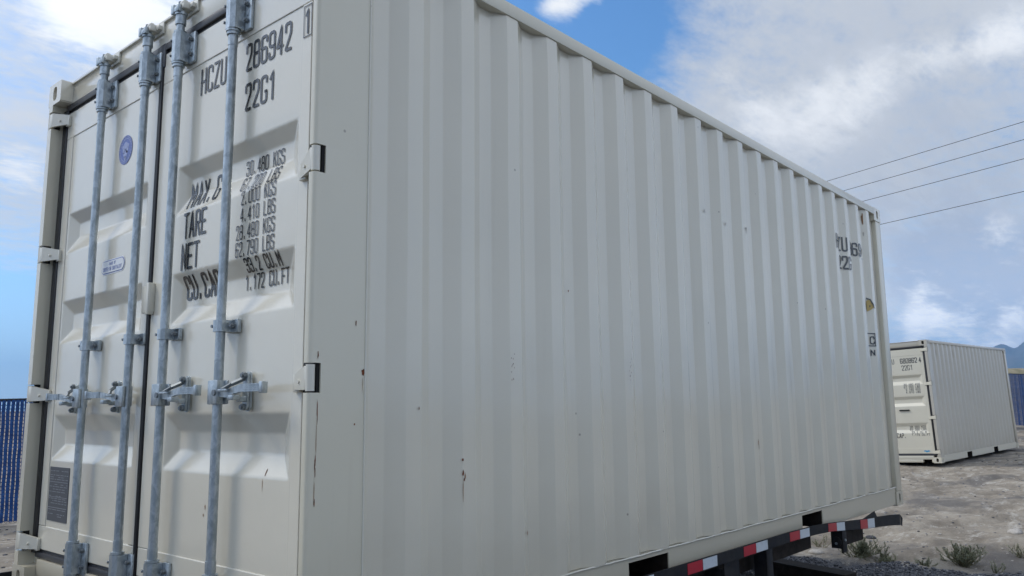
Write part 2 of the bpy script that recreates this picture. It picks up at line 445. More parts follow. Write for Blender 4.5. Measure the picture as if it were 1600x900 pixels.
def casting(mb, x0, x1, y0, y1, z0, z1, sx, sy):
    """corner casting with an oblong hole in its end face (side sx) and its long face (side sy)"""
    xe, xo = (x0, x1) if sx < 0 else (x1, x0); ye, yo = (y0, y1) if sy < 0 else (y1, y0)
    w, h, d = abs(y1-y0), z1-z0, x1-x0
    if sx < 0: holed_face(mb, (xe, y1, z0), (0,-1,0), (0,0,1), w, h, .05, .078, .05, 1)
    else: holed_face(mb, (xe, y0, z0), (0,1,0), (0,0,1), w, h, .05, .078, .05, 1)
    if sy < 0: holed_face(mb, (x0, ye, z0), (1,0,0), (0,0,1), d, h, .048, .078, .05, 1)
    else: holed_face(mb, (x1, ye, z0), (-1,0,0), (0,0,1), d, h, .048, .078, .05, 1)
    mb.add([(x0,y0,z0),(x1,y0,z0),(x1,y1,z0),(x0,y1,z0)], [(0,1,2,3)]); mb.add([(x0,y0,z1),(x1,y0,z1),(x1,y1,z1),(x0,y1,z1)], [(0,1,2,3)])
    mb.add([(xo,y0,z0),(xo,y1,z0),(xo,y1,z1),(xo,y0,z1)], [(0,1,2,3)]); mb.add([(x0,yo,z0),(x1,yo,z0),(x1,yo,z1),(x0,yo,z1)], [(0,1,2,3)])
HINGE_Z = [.23, .948, 1.665, 2.39]
POCK = [(1.77, 2.13), (3.85, 4.21)]

def make_door(root, left, PD, rods=True):
    """one door leaf with recessed pressings; left = the far leaf"""
    ya, yb = (1.33, 2.235) if left else (.183, 1.075)
    y0, y1 = (1.275, 2.316) if left else (.124, 1.237)
    z0, z1 = .195, 2.422; pz0, pz1 = .306, 2.28; xf = DX-.004; mb = MB()
    mb.rbox(xf, .095, y0, y1, pz1, z1, .003); mb.rbox(xf, .095, y0, y1, z0, pz0, .003)
    mb.rbox(xf, .095, y0, ya-.001, pz0+.001, pz1-.001, .003); mb.rbox(xf, .095, yb+.001, y1, pz0+.001, pz1-.001, .003)
    door = mb.build('door', PD, root)
    pm = MB()
    def cuts(a, b_, keys):
        o_ = {round(a, 5), round(b_, 5)}
        for k in keys:
            for d in (-.008, -.004, 0, .004, .008):
                if a < k+d < b_: o_.add(round(k+d, 5))
        o_ = sorted(o_); r = [o_[0]]
        for v in o_[1:]:
            n_ = max(1, int((v-r[-1])/.05)); r += [r[-1]+(v-r[-1])*(i+1)/n_ for i in range(n_)][:n_]
        return r
    e = [ya+MG+.07*i/8 for i in range(9)]
    ys = cuts(ya, yb, e+[ya+yb-v for v in e]); zs = cuts(pz0, pz1, [p+(q-p)*i/6 for r in RECZ for p, q in ((r[0], r[1]), (r[2], r[3])) for i in range(7)])
    pm.add([(DX+recess(y, z, ya, yb), y, z) for z in zs for y in ys], [(j*len(ys)+i, j*len(ys)+i+1, (j+1)*len(ys)+i+1, (j+1)*len(ys)+i) for j in range(len(zs)-1) for i in range(len(ys)-1)])
    pm.build('door_panel', PD, door, True, 60)
    # hinges: knuckle in the post, blade on to the door
    sg = (lambda y: WY-y) if left else (lambda y: y)
    for hz in HINGE_Z:
        h = MB(lambda v: Vector((v.x, sg(v.y), v.z)))
        h.tube((-.0055,.0145,hz-.042), (-.0055,.0145,hz+.042), .0145, 20)
        ka, kb = (.060, .160) if left else (.028, .150)
        h.rbox(-.0185,-.006,.017,ka+.002,hz-.038,hz+.038,.003)
        h.add([(-.018,ka,hz-.038),(-.018,ka,hz+.038),(.027,kb,hz+.016),(.027,kb,hz-.034),
               (-.006,ka,hz-.038),(-.006,ka,hz+.038),(.040,kb,hz+.016),(.040,kb,hz-.034)],
              [(0,1,2,3),(7,6,5,4),(0,4,5,1),(1,5,6,2),(2,6,7,3),(3,7,4,0)])
        h.rbox(.026,.041,kb-.032,kb+.006,hz-.042,hz+.016,.003)
        h.tube((.010,(ka+kb)/2,hz-.01), (-.002,(ka+kb)/2,hz-.01), .006, 8)
        h.build('hinge', M_hinge if rods else PD, door, True)
    return door

def bracket_mesh(y, z0, z1, right=True):
    """folded cam-rod guide: half-hexagon housing round the rod with a bolted flange"""
    b = MB(); s = -1
    pr = [(.030,.031),(-.012,.031),(-.026,.014),(-.026,-.014),(-.012,-.031),(.026,-.034),(.026,-.040),(.030,-.040)]
    b.prism([(x, y+w_) for x, w_ in pr], z0, z1)
    b.rbox(.026,.040,y-.078,y-.030,z0-.006,z1+.002,.004)
    b.rbox(.026,.040,y+.020,y+.038,z0+.01,z1-.01,.004)
    b.tube((0,y,z0-.010),(0,y,z0-.0015),.0275,20); b.tube((0,y,z0-.022),(0,y,z0-.0115),.0245,20)
    b.tube((0,y,z1+.0015),(0,y,z1+.010),.0265,20)
    b.rbox(.0235,.027,y-.062,y-.048,(z0+z1)/2-.012,(z0+z1)/2+.012,.001)
    for zz_ in (z0+.030, z1-.030):
        b.tube((.027,y-.055,zz_),(.014,y-.055,zz_),.0105,6,mi=1)
        b.tube((.014,y-.055,zz_),(.009,y-.055,zz_),.006,10,mi=1)
        b.tube((-.020,y+.024,zz_),(-.028,y+.027,zz_),.006,8,mi=1)
    return b
def keeper(y, z, up):
    k = MB(); s = 1 if up else -1
    k.rbox(-.012,.040,y-.045,y-.024,z-.016,z+.016,.004); k.rbox(-.012,.006,y-.044,y+.018,min(z+s*.004,z+s*.020),max(z+s*.004,z+s*.020),.003)
    k.rbox(.012,.040,y-.070,y+.032,z-.010,z+.010,.003)
    k.rbox(.030,.040,y-.080,y+.040,z-.026,z+.030,.003)
    return k
def cam_head(y, z, up):
    k = MB(); s = 1 if up else -1
    k.tube((0,y,z-s*.062),(0,y,z-s*.020),.022,16); k.tube((0,y,z-s*.020),(0,y,z-s*.008),.027,16)
    k.rbox(-.030,.004,y-.026,y+.026,z-.012,z+.010,.004)
    k.rbox(-.032,-.012,y+.010,y+.032,z-.016,z+.026,.004); k.rbox(-.030,-.016,y-.030,y-.014,z-.014,z+.018,.003)
    k.tube((-.004,y-.002,z+.006*s),(-.004,y-.002,z+.040*s),.0105,10,mi=1)
    return k
def make_rod(door, y, sgn):
    r = MB()
    r.tube((0,y,.075),(0,y,2.53),.0170,24); r.tube((0,y,2.24),(0,y,2.29),.0185,24); r.tube((0,y,.29),(0,y,.33),.0190,24)
    r.build('lock_rod', M_galv, door, True)
    for z0, z1 in ((2.305,2.432),(.145,.275)): bracket_mesh(y, z0, z1).build('rod_bracket', [M_galv, M_bolt], door, True)
    cam_head(y, 2.535, True).build('cam', [M_galv, M_bolt], door, True); cam_head(y, .06, False).build('cam', [M_galv, M_bolt], door, True)
    keeper(y, 2.552, True).build('cam_keeper', M_hinge, door, True); keeper(y, .045, False).build('cam_keeper', M_hinge, door, True)
    c_ = MB(); z = 1.155
    pr = [(.032,.030),(-.010,.030),(-.0215,.016),(-.0215,-.014),(-.010,-.026),(.024,-.030),(.024,-.070),(.032,-.070)]
    c_.prism([(x, y+w_) for x, w_ in pr], z-.021, z+.021)
    c_.rbox(.024,.041,y-.072,y-.028,z-.024,z+.024,.004); c_.rbox(.024,.041,y+.020,y+.040,z-.02,z+.02,.003)
    c_.tube((.024,y-.05,z),(.012,y-.05,z),.010,6,mi=1); c_.tube((.012,y-.05,z),(.007,y-.05,z),.0055,10,mi=1); c_.tube((-.012,y+.028,z),(-.022,y+.028,z),.006,8,mi=1)
    c_.build('rod_clamp', [M_galv, M_bolt], door, True)
    # handle: hub welded to the rod, flat bar resting in a catch
    T = lambda v: Vector((v.x, y+sgn*v.y, v.z)); z = .915
    h = MB(T)
    h.rbox(-.030,-.016,-.022,.042,z-.043,z+.043,.004); h.rbox(.008,.020,-.010,.042,z-.043,z+.043,.004)
    h.rbox(-.017,.009,.0185,.030,z-.043,z+.043,.003)
    h.tube((-.036,.030,z-.002),(.024,.030,z-.002),.011,12,mi=1)
    bar = [(-.012,.030,z),(-.014,.10,z-.004),(-.020,.15,z+.004),(-.024,.20,z+.010),(-.024,.335,z+.010)]
    for (a, b, wd, hh) in ((0,1,.013,.032),(1,2,.013,.024),(2,3,.014,.024),(3,4,.018,.027)): h.beam(bar[a], bar[b], wd, hh)
    h.rbox(-.038,-.012,.325,.343,z-.010,z+.030,.004)
    for k in range(4): h.beam((-.0345,.215,z-.001+k*.007),(-.0345,.325,z-.001+k*.007),.002,.003)
    h.build('handle', [M_galv, M_bolt], door, True)
    k = MB(T); yc = .150
    # oval catch plate and its hook
    pl = []
    for i in range(24):
        t = 2*math.pi*i/24; pl.append((yc+.018*math.cos(t), z+.018*math.sin(t)+(.052 if math.sin(t) > 0 else -.052)))
    n = len(pl)
    for xa, xb, g_ in ((.028,.036,.98),(.018,.027,.86)):
        pp = [(yc+(a-yc)*g_, z+(b-z)*(1+(g_-1)*.4)) for a, b in pl]
        k.add([(xa,a,b) for a,b in pp]+[(xb,a,b) for a,b in pp], [tuple(range(n)), tuple(range(n,2*n))]+[(i,(i+1)%n,n+(i+1)%n,n+i) for i in range(n)])
    k.rbox(-.008,.041,yc-.012,yc+.012,z-.036,z-.018,.003)
    k.rbox(-.040,-.008,yc-.016,yc+.016,z-.030,z-.012,.003)
    k.beam((.020,yc,z+.048),(-.018,yc-.028,z+.026),.012,.011,(1,0,1),1); k.beam((-.018,yc-.028,z+.026),(-.034,yc-.060,z+.008),.011,.011,(1,0,1),1)
    k.rbox(-.040,-.030,yc-.085,yc-.030,z+.000,z+.010,.003)
    for dz in (-.054,.056): k.tube((.020,yc,z+dz),(.006,yc,z+dz),.012,6,mi=1); k.tube((.006,yc,z+dz),(.000,yc,z+dz),.007,8,mi=1)
    k.build('handle_catch', [M_galv, M_bolt], door, True)

def make_container(main, P, PD, PR):
    root = empty('shipping_container')
    s = MB(); side_panel_mesh(s, False, 1.0)
    panel = s.build('side_panel', P, root, True, 60)
    s = MB(); side_panel_mesh(s, True, 9.0); s.build('side_panel', P, root, True, 60)
    # front end wall and roof
    s = MB(); n = 0
    k = 0; pts = []
    yv = .12
    while yv < WY-.12:
        for d, o_ in ((0,0),(.05,-.03),(.12,-.03),(.17,0)): pts.append((min(yv+d, WY-.1), LX-.02+o_))
        yv += .24
    s.add([(x,y,.15) for y,x in pts]+[(x,y,2.5) for y,x in pts], [(i,i+1,len(pts)+i+1,len(pts)+i) for i in range(len(pts)-1)]); s.build('end_panel', P, root)
    s = MB(); xs = [.06+ .05*i for i in range(120)]
    s.add([(x,.03,2.572+(.008 if i % 4 < 2 else 0)) for i, x in enumerate(xs)]+[(x,WY-.03,2.572+(.008 if i % 4 < 2 else 0)) for i, x in enumerate(xs)],
          [(i,i+1,120+i+1,120+i) for i in range(119)]); s.build('roof_panel', P, root)
    s = MB(); s.box(.1, LX-.1, .06, WY-.06, .125, .15); s.build('floor', M_brown, root)
    for fl in (False, True):
        yt = (lambda v: Vector((v.x, WY-v.y, v.z))) if fl else None
        s = MB(yt); s.rbox(.155, LX-.17, -.006, .058, 2.524, 2.586, .004)
        s.build('top_rail', M_post if main else P, root, True)
        s = MB(yt)
        xs = [.155]+[q for p in POCK for q in p]+[LX-.17]
        for i in range(0, len(xs), 2): s.rbox(xs[i], xs[i+1], .008, .017, .012, .152, .003)
        for a, b in POCK: s.box(a-.002, b+.002, .0085, .0165, .130, .1515)
        s.box(.155, LX-.17, .03, .09, .144, .1535)
        rail = s.build('bottom_rail', PR, root)
        if main and not fl:
            wv = MB(); prev = None
            for i in range(160):
                x = .21+i*(5.69/159); z = .153+.004*noise.noise(Vector((x*4, 0, 3)))+.002*noise.noise(Vector((x*19, 0, 1)))
                q = (x, .003+.004*noise.noise(Vector((x*3, 5, 1))), z)
                if prev: wv.tube(prev, q, .0045, 6, .0045)
                prev = q
            wv.build('weld_seam', M_hinge, rail, True, 80)
        s = MB(yt)
        rim = []
        for i in range(7): t = math.pi*(1+.5*i/6); rim.append((-.020+.014+.014*math.cos(t), .014+.014*math.sin(t)))
        rw_ = .060 if (fl or not main) else .030
        full = rim+[(.199,0),(.199,.10),(.055,.10),(.055,rw_),(-.020,rw_)]
        cut = [(.024,0),(.199,0),(.199,.10),(.055,.10),(.055,rw_),(.024,rw_)]
        zc = .118
        for hz in HINGE_Z:
            s.prism(full, zc, hz-.047); s.prism(cut, hz-.047, hz+.047); zc = hz+.047
        s.prism(full, zc, HZ-.118)
        for hz in HINGE_Z: s.box(.012, .0238, .006, rw_-.001, hz-.0468, hz+.0468, 1)  # black block in each hinge slot stands in for the shade inside
        post = s.build('corner_post', [M_post if main else P, M_dark], root, True, 25)
        if main and not fl:
            b = MB(); b.tube((.2005,-.0005,.15),(.2005,-.0005,2.52),.0035,8); b.build('weld_seam', M_hinge, post, True, 80)
        s = MB(yt); s.rbox(5.917, LX-.004, .0, .11, .118, HZ-.118, .008); s.build('corner_post', M_post if main else P, root, True)
    for (x0, x1, sx) in ((-.020, .158, -1), (LX-.178, LX, 1)):
        for (y0, y1, sy) in ((-.003, .159, -1), (WY-.159, WY+.003, 1)):
            for z0, z1 in ((0, .118), (HZ-.118, HZ)):
                s = MB(); casting(s, x0, x1, y0, y1, z0, z1, sx, sy)
                o = s.build('corner_casting', [PR if z0 == 0 else P, M_dark], root)
                bm = bmesh.new(); bm.from_mesh(o.data); bmesh.ops.remove_doubles(bm, verts=bm.verts[:], dist=1e-4)
                bmesh.ops.recalc_face_normals(bm, faces=bm.faces[:])
                es = [e for e in bm.edges if len(e.link_faces) == 2 and e.calc_face_angle(0) > 1.2 and all(f.material_index == 0 for f in e.link_faces) and
                      sum(1 for v in e.verts if min(abs(v.co.x-x0),abs(v.co.x-x1))<1e-4)+sum(1 for v in e.verts if min(abs(v.co.y-y0),abs(v.co.y-y1))<1e-4)+sum(1 for v in e.verts if min(abs(v.co.z-z0),abs(v.co.z-z1))<1e-4) >= 4]
                bmesh.ops.bevel(bm, geom=es, offset=.006, segments=2, affect='EDGES')
                bm.to_mesh(o.data); bm.free()
    s = MB(); s.rbox(.040, .11, .158, WY-.158, 2.474, 2.580, .003); s.rbox(.030, .13, .158, WY-.158, 2.575, 2.587, .003)
    s.build('door_header', P, root, True)
    s = MB(); s.rbox(.030, .11, .16, WY-.16, .072, .150, .004)
    for a, b_ in ((.16,.20),(.38,WY-.38),(WY-.20,WY-.16)): s.rbox(.0303, .11, a, b_, .01, .0718, .003)
    s.build('door_sill', PR, root, True)
    s = MB()
    s.rbox(.050, .10, .075, WY-.075, 2.418, 2.474, .003); s.rbox(.037, .06, .10, WY-.10, 2.440, 2.4735, .005, 1)
    s.rbox(.050, .10, .075, WY-.075, .150, .198, .003, 1); s.rbox(.040, .06, .10, WY-.10, .152, .180, .005, 1)
    s.rbox(.043, .10, .0305 if main else .0605, .1235, .17, 2.45, .003); s.rbox(.037, .10, WY-.1215, WY-.0605, .17, 2.45, .003)
    s.rbox(.046, .10, 1.232, 1.280, .19, 2.43, .006, 1); s.rbox(.034, .06, 1.240, 1.266, .19, 2.43, .005)
    s.rbox(.034, .06, 1.225, 1.290, 2.36, 2.475, .008, 1)
    s.build('door_gasket', [M_gask, M_gaskg], root, True)
    s = MB()
    for a, b in POCK:
        s.box(a-.006, a-.001, .0175, WY-.0175, .012, .130); s.box(b+.001, b+.006, .0175, WY-.0175, .012, .130); s.box(a-.006, b+.006, .052, WY-.052, .1302, .134)  # fork pocket tunnel walls, coloured dark for the shade inside
    for i in range(18):
        x = .3+i*.32
        if all(not (a-.05 < x < b+.05) for a, b in POCK): s.box(x, x+.045, .05, WY-.05, .02, .124)
    s.build('cross_members', M_brown, root)
    return root, panel

cont, side1 = make_container(True, M_paint, M_door, M_rail)
W1 = Matrix(((0.999877, 0.0, 0.015675, 0), (0, 1, -0.0000939, 0), (-0.015675, 0.0000939, 0.999877, 0.755345), (0, 0, 0, 1)))
cont.matrix_world = W1
tag(cont, 'large cream steel shipping container with galvanised lock rods, raised on a black trailer', 'shipping container')
dR = make_door(cont, False, M_door); dL = make_door(cont, True, M_door)
for y, s_ in ((1.781, 1), (1.325, 1)): make_rod(dL, y, s_)
for y, s_ in ((1.020, -1), (.583, -1)): make_rod(dR, y, s_)
# clip over the middle gasket
s = MB(); s.rbox(.016,.041,1.205,1.275,1.262,1.380,.004); s.rbox(.012,.040,1.208,1.235,1.255,1.390,.004); s.build('door_clip', M_hinge, dR, True)

dplace = lambda a, t: Vector((door_x(-a, t)-.0026, -a, t))       # a = -y so that text reads left to right
def dtext(name, door, items, place=dplace):
    for s_, y, z, h, adv, wd in items:
        k = 0
        for word in s_.split(' '):
            if word:
                b = MB(); text(b, word, -y+k*adv, z, h, adv, wd, place); b.build(name, M_ink, door)
            k += len(word)+1
dtext('container_number', dR, [('HCZU', .898, 2.143, .104, .052, .0105), ('286942', .553, 2.143, .102, .0525, .0115), ('1', .160, 2.165, .085, .036, .0095)])
b = MB(); ribbon(b, [Vector(p) for p in ((-.170,2.152),(-.124,2.152),(-.124,2.268),(-.170,2.268),(-.170,2.152))], .004, dplace); b.build('check_digit_box', M_ink, dR)
dtext('size_code', dR, [('22G1', .550, 1.983, .100, .0545, .0115)])
KX = .577
dtext('weight_line', dR, [('30.480 KGS', KX, 1.736, .054, .0262, .0052), ('67.200 LBS', KX, 1.673, .050, .0262, .0052),
    ('2.000 KGS', KX-.026, 1.612, .052, .0262, .0052), ('4.410 LBS', KX-.026, 1.547, .051, .0262, .0052),
    ('28.480 KGS', KX, 1.480, .052, .0262, .0052), ('62.790 LBS', KX, 1.415, .052, .0262, .0054),
    ('33.2 CU.M', KX-.052, 1.356, .046, .0258, .0062), ('1.172 CU.FT', KX-.026, 1.292, .052, .0262, .0060)])
dtext('weight_heading', dR, [('MAX.G', .992, 1.682, .096, .049, .0105), ('TARE', .984, 1.550, .098, .047, .0115), ('NET', .992, 1.421, .098, .050, .0115), ('CU.CAP.', .990, 1.300, .086, .0465, .0125)])
# round blue seal with a wreath and a plain shield
b = MB(); cy, cz = k60(1.628, 2.075); R0 = .070
def disc(mb, r0, r1, mi, d, n=48, a0=0, a1=2*math.pi):
    vs = []
    for i in range(n+1):
        t = a0+(a1-a0)*i/n
        for r in (r0, r1): vs.append(Vector((door_x(cy, cz)-d, cy+r*math.cos(t), cz+r*math.sin(t))))
    mb.add(vs, [(2*i,2*i+1,2*i+3,2*i+2) for i in range(n)], mi)
disc(b, 0, R0, 1, .0012); disc(b, R0-.005, R0, 0, .0018); disc(b, .001, R0-.018, 0, .0018)
for i in range(26):
    t = 2*math.pi*i/26; disc(b, R0-.014, R0-.008, 0, .0018, 2, t, t+.15)
for (dy, dz, r) in ((0,.018,.020),(.016,-.004,.014),(-.016,-.004,.014),(0,-.022,.022),(.026,.016,.010),(-.026,.016,.010),(0,-.042,.012)):
    vs = [Vector((door_x(cy,cz)-.0024, cy+dy+r*math.cos(t)*(1+.25*math.sin(3*t)), cz+dz+r*math.sin(t))) for t in [2*math.pi*i/14 for i in range(14)]]
    b.add(vs, [tuple(range(14))], 1)
b.build('round_seal', [M_blue, M_lblue], dL)
# oval steel note
b = MB(); oy, oz, ow, oh = 1.652, 1.520, .245, .062
def capsule(mb, w_, h_, mi, d):
    pts = []
    for i in range(20):
        t = 2*math.pi*(i+.5)/20; pts.append(Vector((DX-d, oy+(w_-h_)/2*(1 if math.cos(t) > 0 else -1)+h_/2*math.cos(t), oz+h_/2*math.sin(t))))
    mb.add(pts, [tuple(range(20))], mi)
capsule(b, ow+.010, oh+.010, 0, .0012); capsule(b, ow, oh, 1, .0018); capsule(b, ow-.007, oh-.007, 0, .0030)
b.build('oval_sticker', [M_white, M_blue], dL)
b = MB(); pl_ = lambda a, t: Vector((DX-.0036, -a, t))
text(b, 'MADE OF', -(oy+.035), oz+.008, .012, .0100, .0020, pl_, step=.02); text(b, 'CORTEN OR EQUIVALENT', -(oy+.100), oz-.018, .016, .0100, .0022, pl_, step=.02)
b.build('oval_sticker_text', M_blue, dL)
# data plate: dark metal with fine engraved rows
b = MB(); y0, y1, z0, z1 = 1.985, 2.222, .338, .592; px_ = DX-.003
b.rbox(px_, DX+.002, y0, y1, z0, z1, .001)
rr = random.Random(3); z = z1-.02
while z > z0+.012:
    y = y1-.012
    while y > y0+.02:
        w_ = rr.uniform(.012, .05)
        if rr.random() < .8: b.box(px_-.0008, px_, max(y-w_, y0+.01), y, z, z+.0028, 1)
        y -= w_+.010
    z -= rr.choice((.010, .012, .020))
for zr in (.45, .52, .40): b.box(px_-.001, px_, y0+.008, y1-.008, zr, zr+.0022, 1)
b.build('data_plate', [M_plate, M_platel], dL)

# markings on the corrugated side
splace = lambda a, t: Vector((a, corr(a)-.0045, t))
for t_, x_, z_, h_ in (('HCZU', 4.866, 2.082, .104), ('286942', 4.868+.0655*5, 2.082, .100), ('22G1', 4.990, 1.935, .098)):
    b = MB(); text(b, t_, x_, z_, h_, .0655, .0150, splace, step=.008); b.build('side_number', M_ink, side1)
b = MB(); ribbon(b, [Vector(p) for p in ((5.54,1.34),(5.655,1.34),(5.655,1.445),(5.54,1.445))], .008, splace)
text(b, 'C', 5.608, 1.357, .06, .055, .010, splace); text(b, 'N', 5.605, 1.262, .04, .055, .010, splace); b.build('side_mark', M_ink, side1)
b = MB(); pts = [(5.590,1.72),(5.630,1.74),(5.675,1.67),(5.630,1.645),(5.590,1.63)]
b.add([splace(*p) for p in pts], [tuple(range(5))]); ribbon(b, [Vector(p) for p in ((5.595,1.745),(5.635,1.735),(5.680,1.665))], .012, lambda a, t: splace(a, t)-Vector((0,.001,0)), mi=1); ribbon(b, [Vector(p) for p in ((5.605,1.69),(5.630,1.68),(5.610,1.66))], .006, lambda a, t: splace(a, t)-Vector((0,.001,0)), mi=1)
b.build('warning_sticker', [M_yel, M_ink], side1)
M_smudge = mat('grey_smudge', (.42,.39,.34), .7)
# rust chips and runs
class Stains:
    def __init__(s): s.items = []
    def add(s, vs, fs, mi=0): s.items.append((vs, fs, mi))
    def build(s, name, mats, parent):
        for vs, fs, mi in s.items:
            b_ = MB(); b_.add(vs, fs, 0); b_.build(name, mats[mi], parent)
def blotch(mb, place, a, t, ra, rt, seed, mi=0):
    n = 18; vs = []
    for i in range(n):
        th = 2*math.pi*i/n; r = 1+.75*noise.noise(Vector((math.cos(th)*1.7, math.sin(th)*1.7, seed*3.3)))
        vs.append(place(a+ra*r*math.cos(th), t+rt*r*math.sin(th)))
    vs.append(place(a, t)); mb.add(vs, [(i, (i+1) % n, n) for i in range(n)], mi)
b = Stains(); pp = lambda a, t: Vector((a, -.0010, t))
blotch(b, pp, .159, 1.132, .0025, .009, 1); blotch(b, pp, .193, .972, .007, .010, 2); blotch(b, pp, .190, .93, .0010, .022, 3, 1)
blotch(b, pp, .160, .80, .003, .003, 4); blotch(b, pp, .014, .845, .0018, .035, 5); blotch(b, pp, .012, .76, .0010, .05, 6, 1); blotch(b, pp, .010, .685, .0022, .018, 7); blotch(b, pp, .011, .655, .0016, .014, 8); blotch(b, pp, .009, .60, .0010, .04, 9, 1); blotch(b, pp, .010, .565, .002, .012, 10); blotch(b, pp, .012, 1.02, .002, .012, 12)
b.build('rust_stain', [M_rust, M_rustl], [o for o in cont.children if o.name.startswith('corner_post')][0])
b = Stains(); sp = lambda a, t: Vector((a, corr(a)-.0050, t))
for i, (a, t, ra, rt, mi) in enumerate(((.662,.612,.0032,.010,0),(.668,.588,.003,.006,0),(.662,.55,.0010,.05,1),(.661,.66,.003,.006,0),(.673,.60,.0025,.012,1),(2.93,1.94,.006,.010,2),(3.215,1.957,.008,.008,2),(3.216,1.94,.004,.016,2),
        (2.666,1.97,.006,.012,2),(3.22,.62,.003,.03,0),(3.28,.60,.003,.02,0),(3.3,.47,.003,.07,1),(5.62,2.44,.009,.05,1),(5.62,2.31,.005,.02,2),(1.38,1.37,.004,.004,0),(1.05,.35,.004,.008,0),(.44,.85,.002,.006,0))):
    blotch(b, sp, a, t, ra, rt, 20+i, mi)
rr = random.Random(11)
for cx, cz_, n_ in ((.949, 1.008, 12), (1.819, 1.019, 12), (2.15, .90, 6), (1.62, .60, 5)):
    for i in range(n_): blotch(b, sp, cx+rr.uniform(-.010,.010), cz_+rr.uniform(-.05,.06), .0014, .0028, i, 0)
b.build('rust_stain', [M_rust, M_rustl, M_smudge], side1)
b = Stains(); dp = lambda a, t: Vector((door_x(-a, t)-.0012, -a, t))
blotch(b, dp, -.335, .640, .003, .012, 1); blotch(b, dp, -.345, .60, .0012, .02, 2, 1); blotch(b, dp, -.72, .50, .003, .008, 3, 1); blotch(b, dp, -.73, .47, .003, .005, 3, 1)
b.build('rust_stain', [M_rust, M_rustl], dR)

# ------------------------------------------------------------------ second container
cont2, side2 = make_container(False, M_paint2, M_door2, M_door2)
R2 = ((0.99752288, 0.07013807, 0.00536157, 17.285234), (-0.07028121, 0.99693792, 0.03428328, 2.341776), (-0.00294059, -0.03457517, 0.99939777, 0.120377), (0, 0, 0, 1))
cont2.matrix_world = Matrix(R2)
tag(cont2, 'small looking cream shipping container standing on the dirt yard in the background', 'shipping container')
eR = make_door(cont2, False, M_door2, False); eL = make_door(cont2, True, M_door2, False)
dtext('container_number', eR, [('HCRU', .955, 2.125, .10, .0600, .010), ('680862', .600, 2.125, .10, .0600, .013), ('4', .215, 2.125, .10, .0600, .013)])
dtext('size_code', eR, [('22G1', .585, 1.975, .10, .0600, .010)])
dtext('weight_line', eR, [(t, .59, 1.64-.055*i, .040, .034, .0055) for i, t in enumerate(('30.480 KGS', '67.200 LBS', ' 2.180 KGS', ' 4.810 LBS'))]
    + [(t, .58, .735-.055*i, .040, .034, .0055) for i, t in enumerate(('28.300 KGS', '62.390 LBS', ' 33.2 CU.M', ' 1.172 CU.FT'))])
dtext('weight_heading', eR, [('CU.CAP.', 1.0, .53, .095, .050, .010)])
b = MB(); b.rbox(.02, .041, .53, .74, 1.10, 1.128, .004); b.build('door_pull', M_dark, eR)
b = MB(); blotch(b, dp, -.29, .245, .05, .018, 5); blotch(b, dp, -.24, .250, .02, .015, 6); b.build('blue_sticker', mat('cyan_sticker', (.05,.30,.55), .4), eR)
b = Stains()
for i, (a, t, h_) in enumerate(((.60,2.33,.10),(1.73,2.33,.13),(4.02,2.35,.10),(5.18,2.35,.10),(5.49,1.58,.12))): blotch(b, sp, a, t, .006, h_*.7, 40+i, 2)
b.build('rust_stain', [M_rust, M_rustl, M_smudge], side2)

# ------------------------------------------------------------------ trailer under the container
tr = empty('trailer'); tr.matrix_world = W1.copy()
tag(tr, 'black steel equipment trailer with red and white reflective tape under the large container', 'trailer')
top = [(-1.0,.074),(2.0,.074),(2.8,.073),(3.5,.073),(3.9,.066),(4.2,.052),(4.5,.030),(4.9,.003),(5.2,-.012),(5.5,-.030),(5.75,-.050)]
def rz(x):
    for (a, za), (b_, zb) in zip(top, top[1:]):
        if a <= x <= b_: return za+(zb-za)*(x-a)/(b_-a)
    return top[-1][1]
def rh(x): return .058 if x < 4.2 else .058+.028*min(1, (x-4.2)/1.55)
def strip(mb, x0, x1, yo, yi, mi=0, dz0=0, dz1=0):
    n = max(1, int((x1-x0)/.05)); vs = []
    for i in range(n+1):
        x = x0+(x1-x0)*i/n; zt = rz(x)-dz0; zb = rz(x)-rh(x)+dz1
        vs += [(x,yo,zb),(x,yo,zt),(x,yi,zt),(x,yi,zb)]
    fs = [(0,1,2,3),(4*n,4*n+3,4*n+2,4*n+1)]
    for i in range(n):
        for k in range(4): fs.append((4*i+k, 4*i+(k+1) % 4, 4*i+4+(k+1) % 4, 4*i+4+k))
    mb.add(vs, fs, mi)
b = MB(); strip(b, -1.0, 5.75, -.055, -.043); b.add([(5.75,-.056,-.138),(5.75,-.056,-.05),(5.79,-.062,-.085),(5.77,-.060,-.145)], [(0,1,2,3)])
b.add([(4.8,-.043,-.002),(5.2,-.043,-.012),(5.16,-.04,.035),(5.10,-.04,.030)], [(0,1,2,3)])
b.build('rub_rail', M_black, tr)
tp = [.92+.0, 1.565, 2.20, 2.835, 3.48, 4.13, 4.775]
for x in tp:
    b = MB(); strip(b, x, x+.155, -.0568, -.0555, 0, .003, .002); strip(b, x+.160, x+.315, -.0568, -.0555, 1, .003, .002)
    o = b.build('reflective_tape', [M_tapeR, M_tapeW], tr)
b = MB(); b.beam((-1.0,.1,-.070),(4.14,.1,-.070),.05,.10); b.beam((-1,.1,-.018),(4.14,.1,-.018),.08,.01); b.beam((4.74,.1,-.140),(5.21,.1,-.150),.05,.09)
b.beam((-1.0,.75,-.14),(3.9,.75,-.14),.10,.22); b.beam((-1.0,1.7,-.14),(3.9,1.7,-.14),.10,.22); b.beam((-1.0,2.34,-.070),(4.14,2.34,-.070),.05,.10)
for i in range(12): b.beam((-.8+i*.44,.13,-.06),(-.8+i*.44,2.31,-.06),.05,.075)
b.build('frame', M_brown, tr)
b = MB(); strip(b, -1.0, 5.2, WY+.043, WY+.055); b.build('rub_rail', M_black, tr)
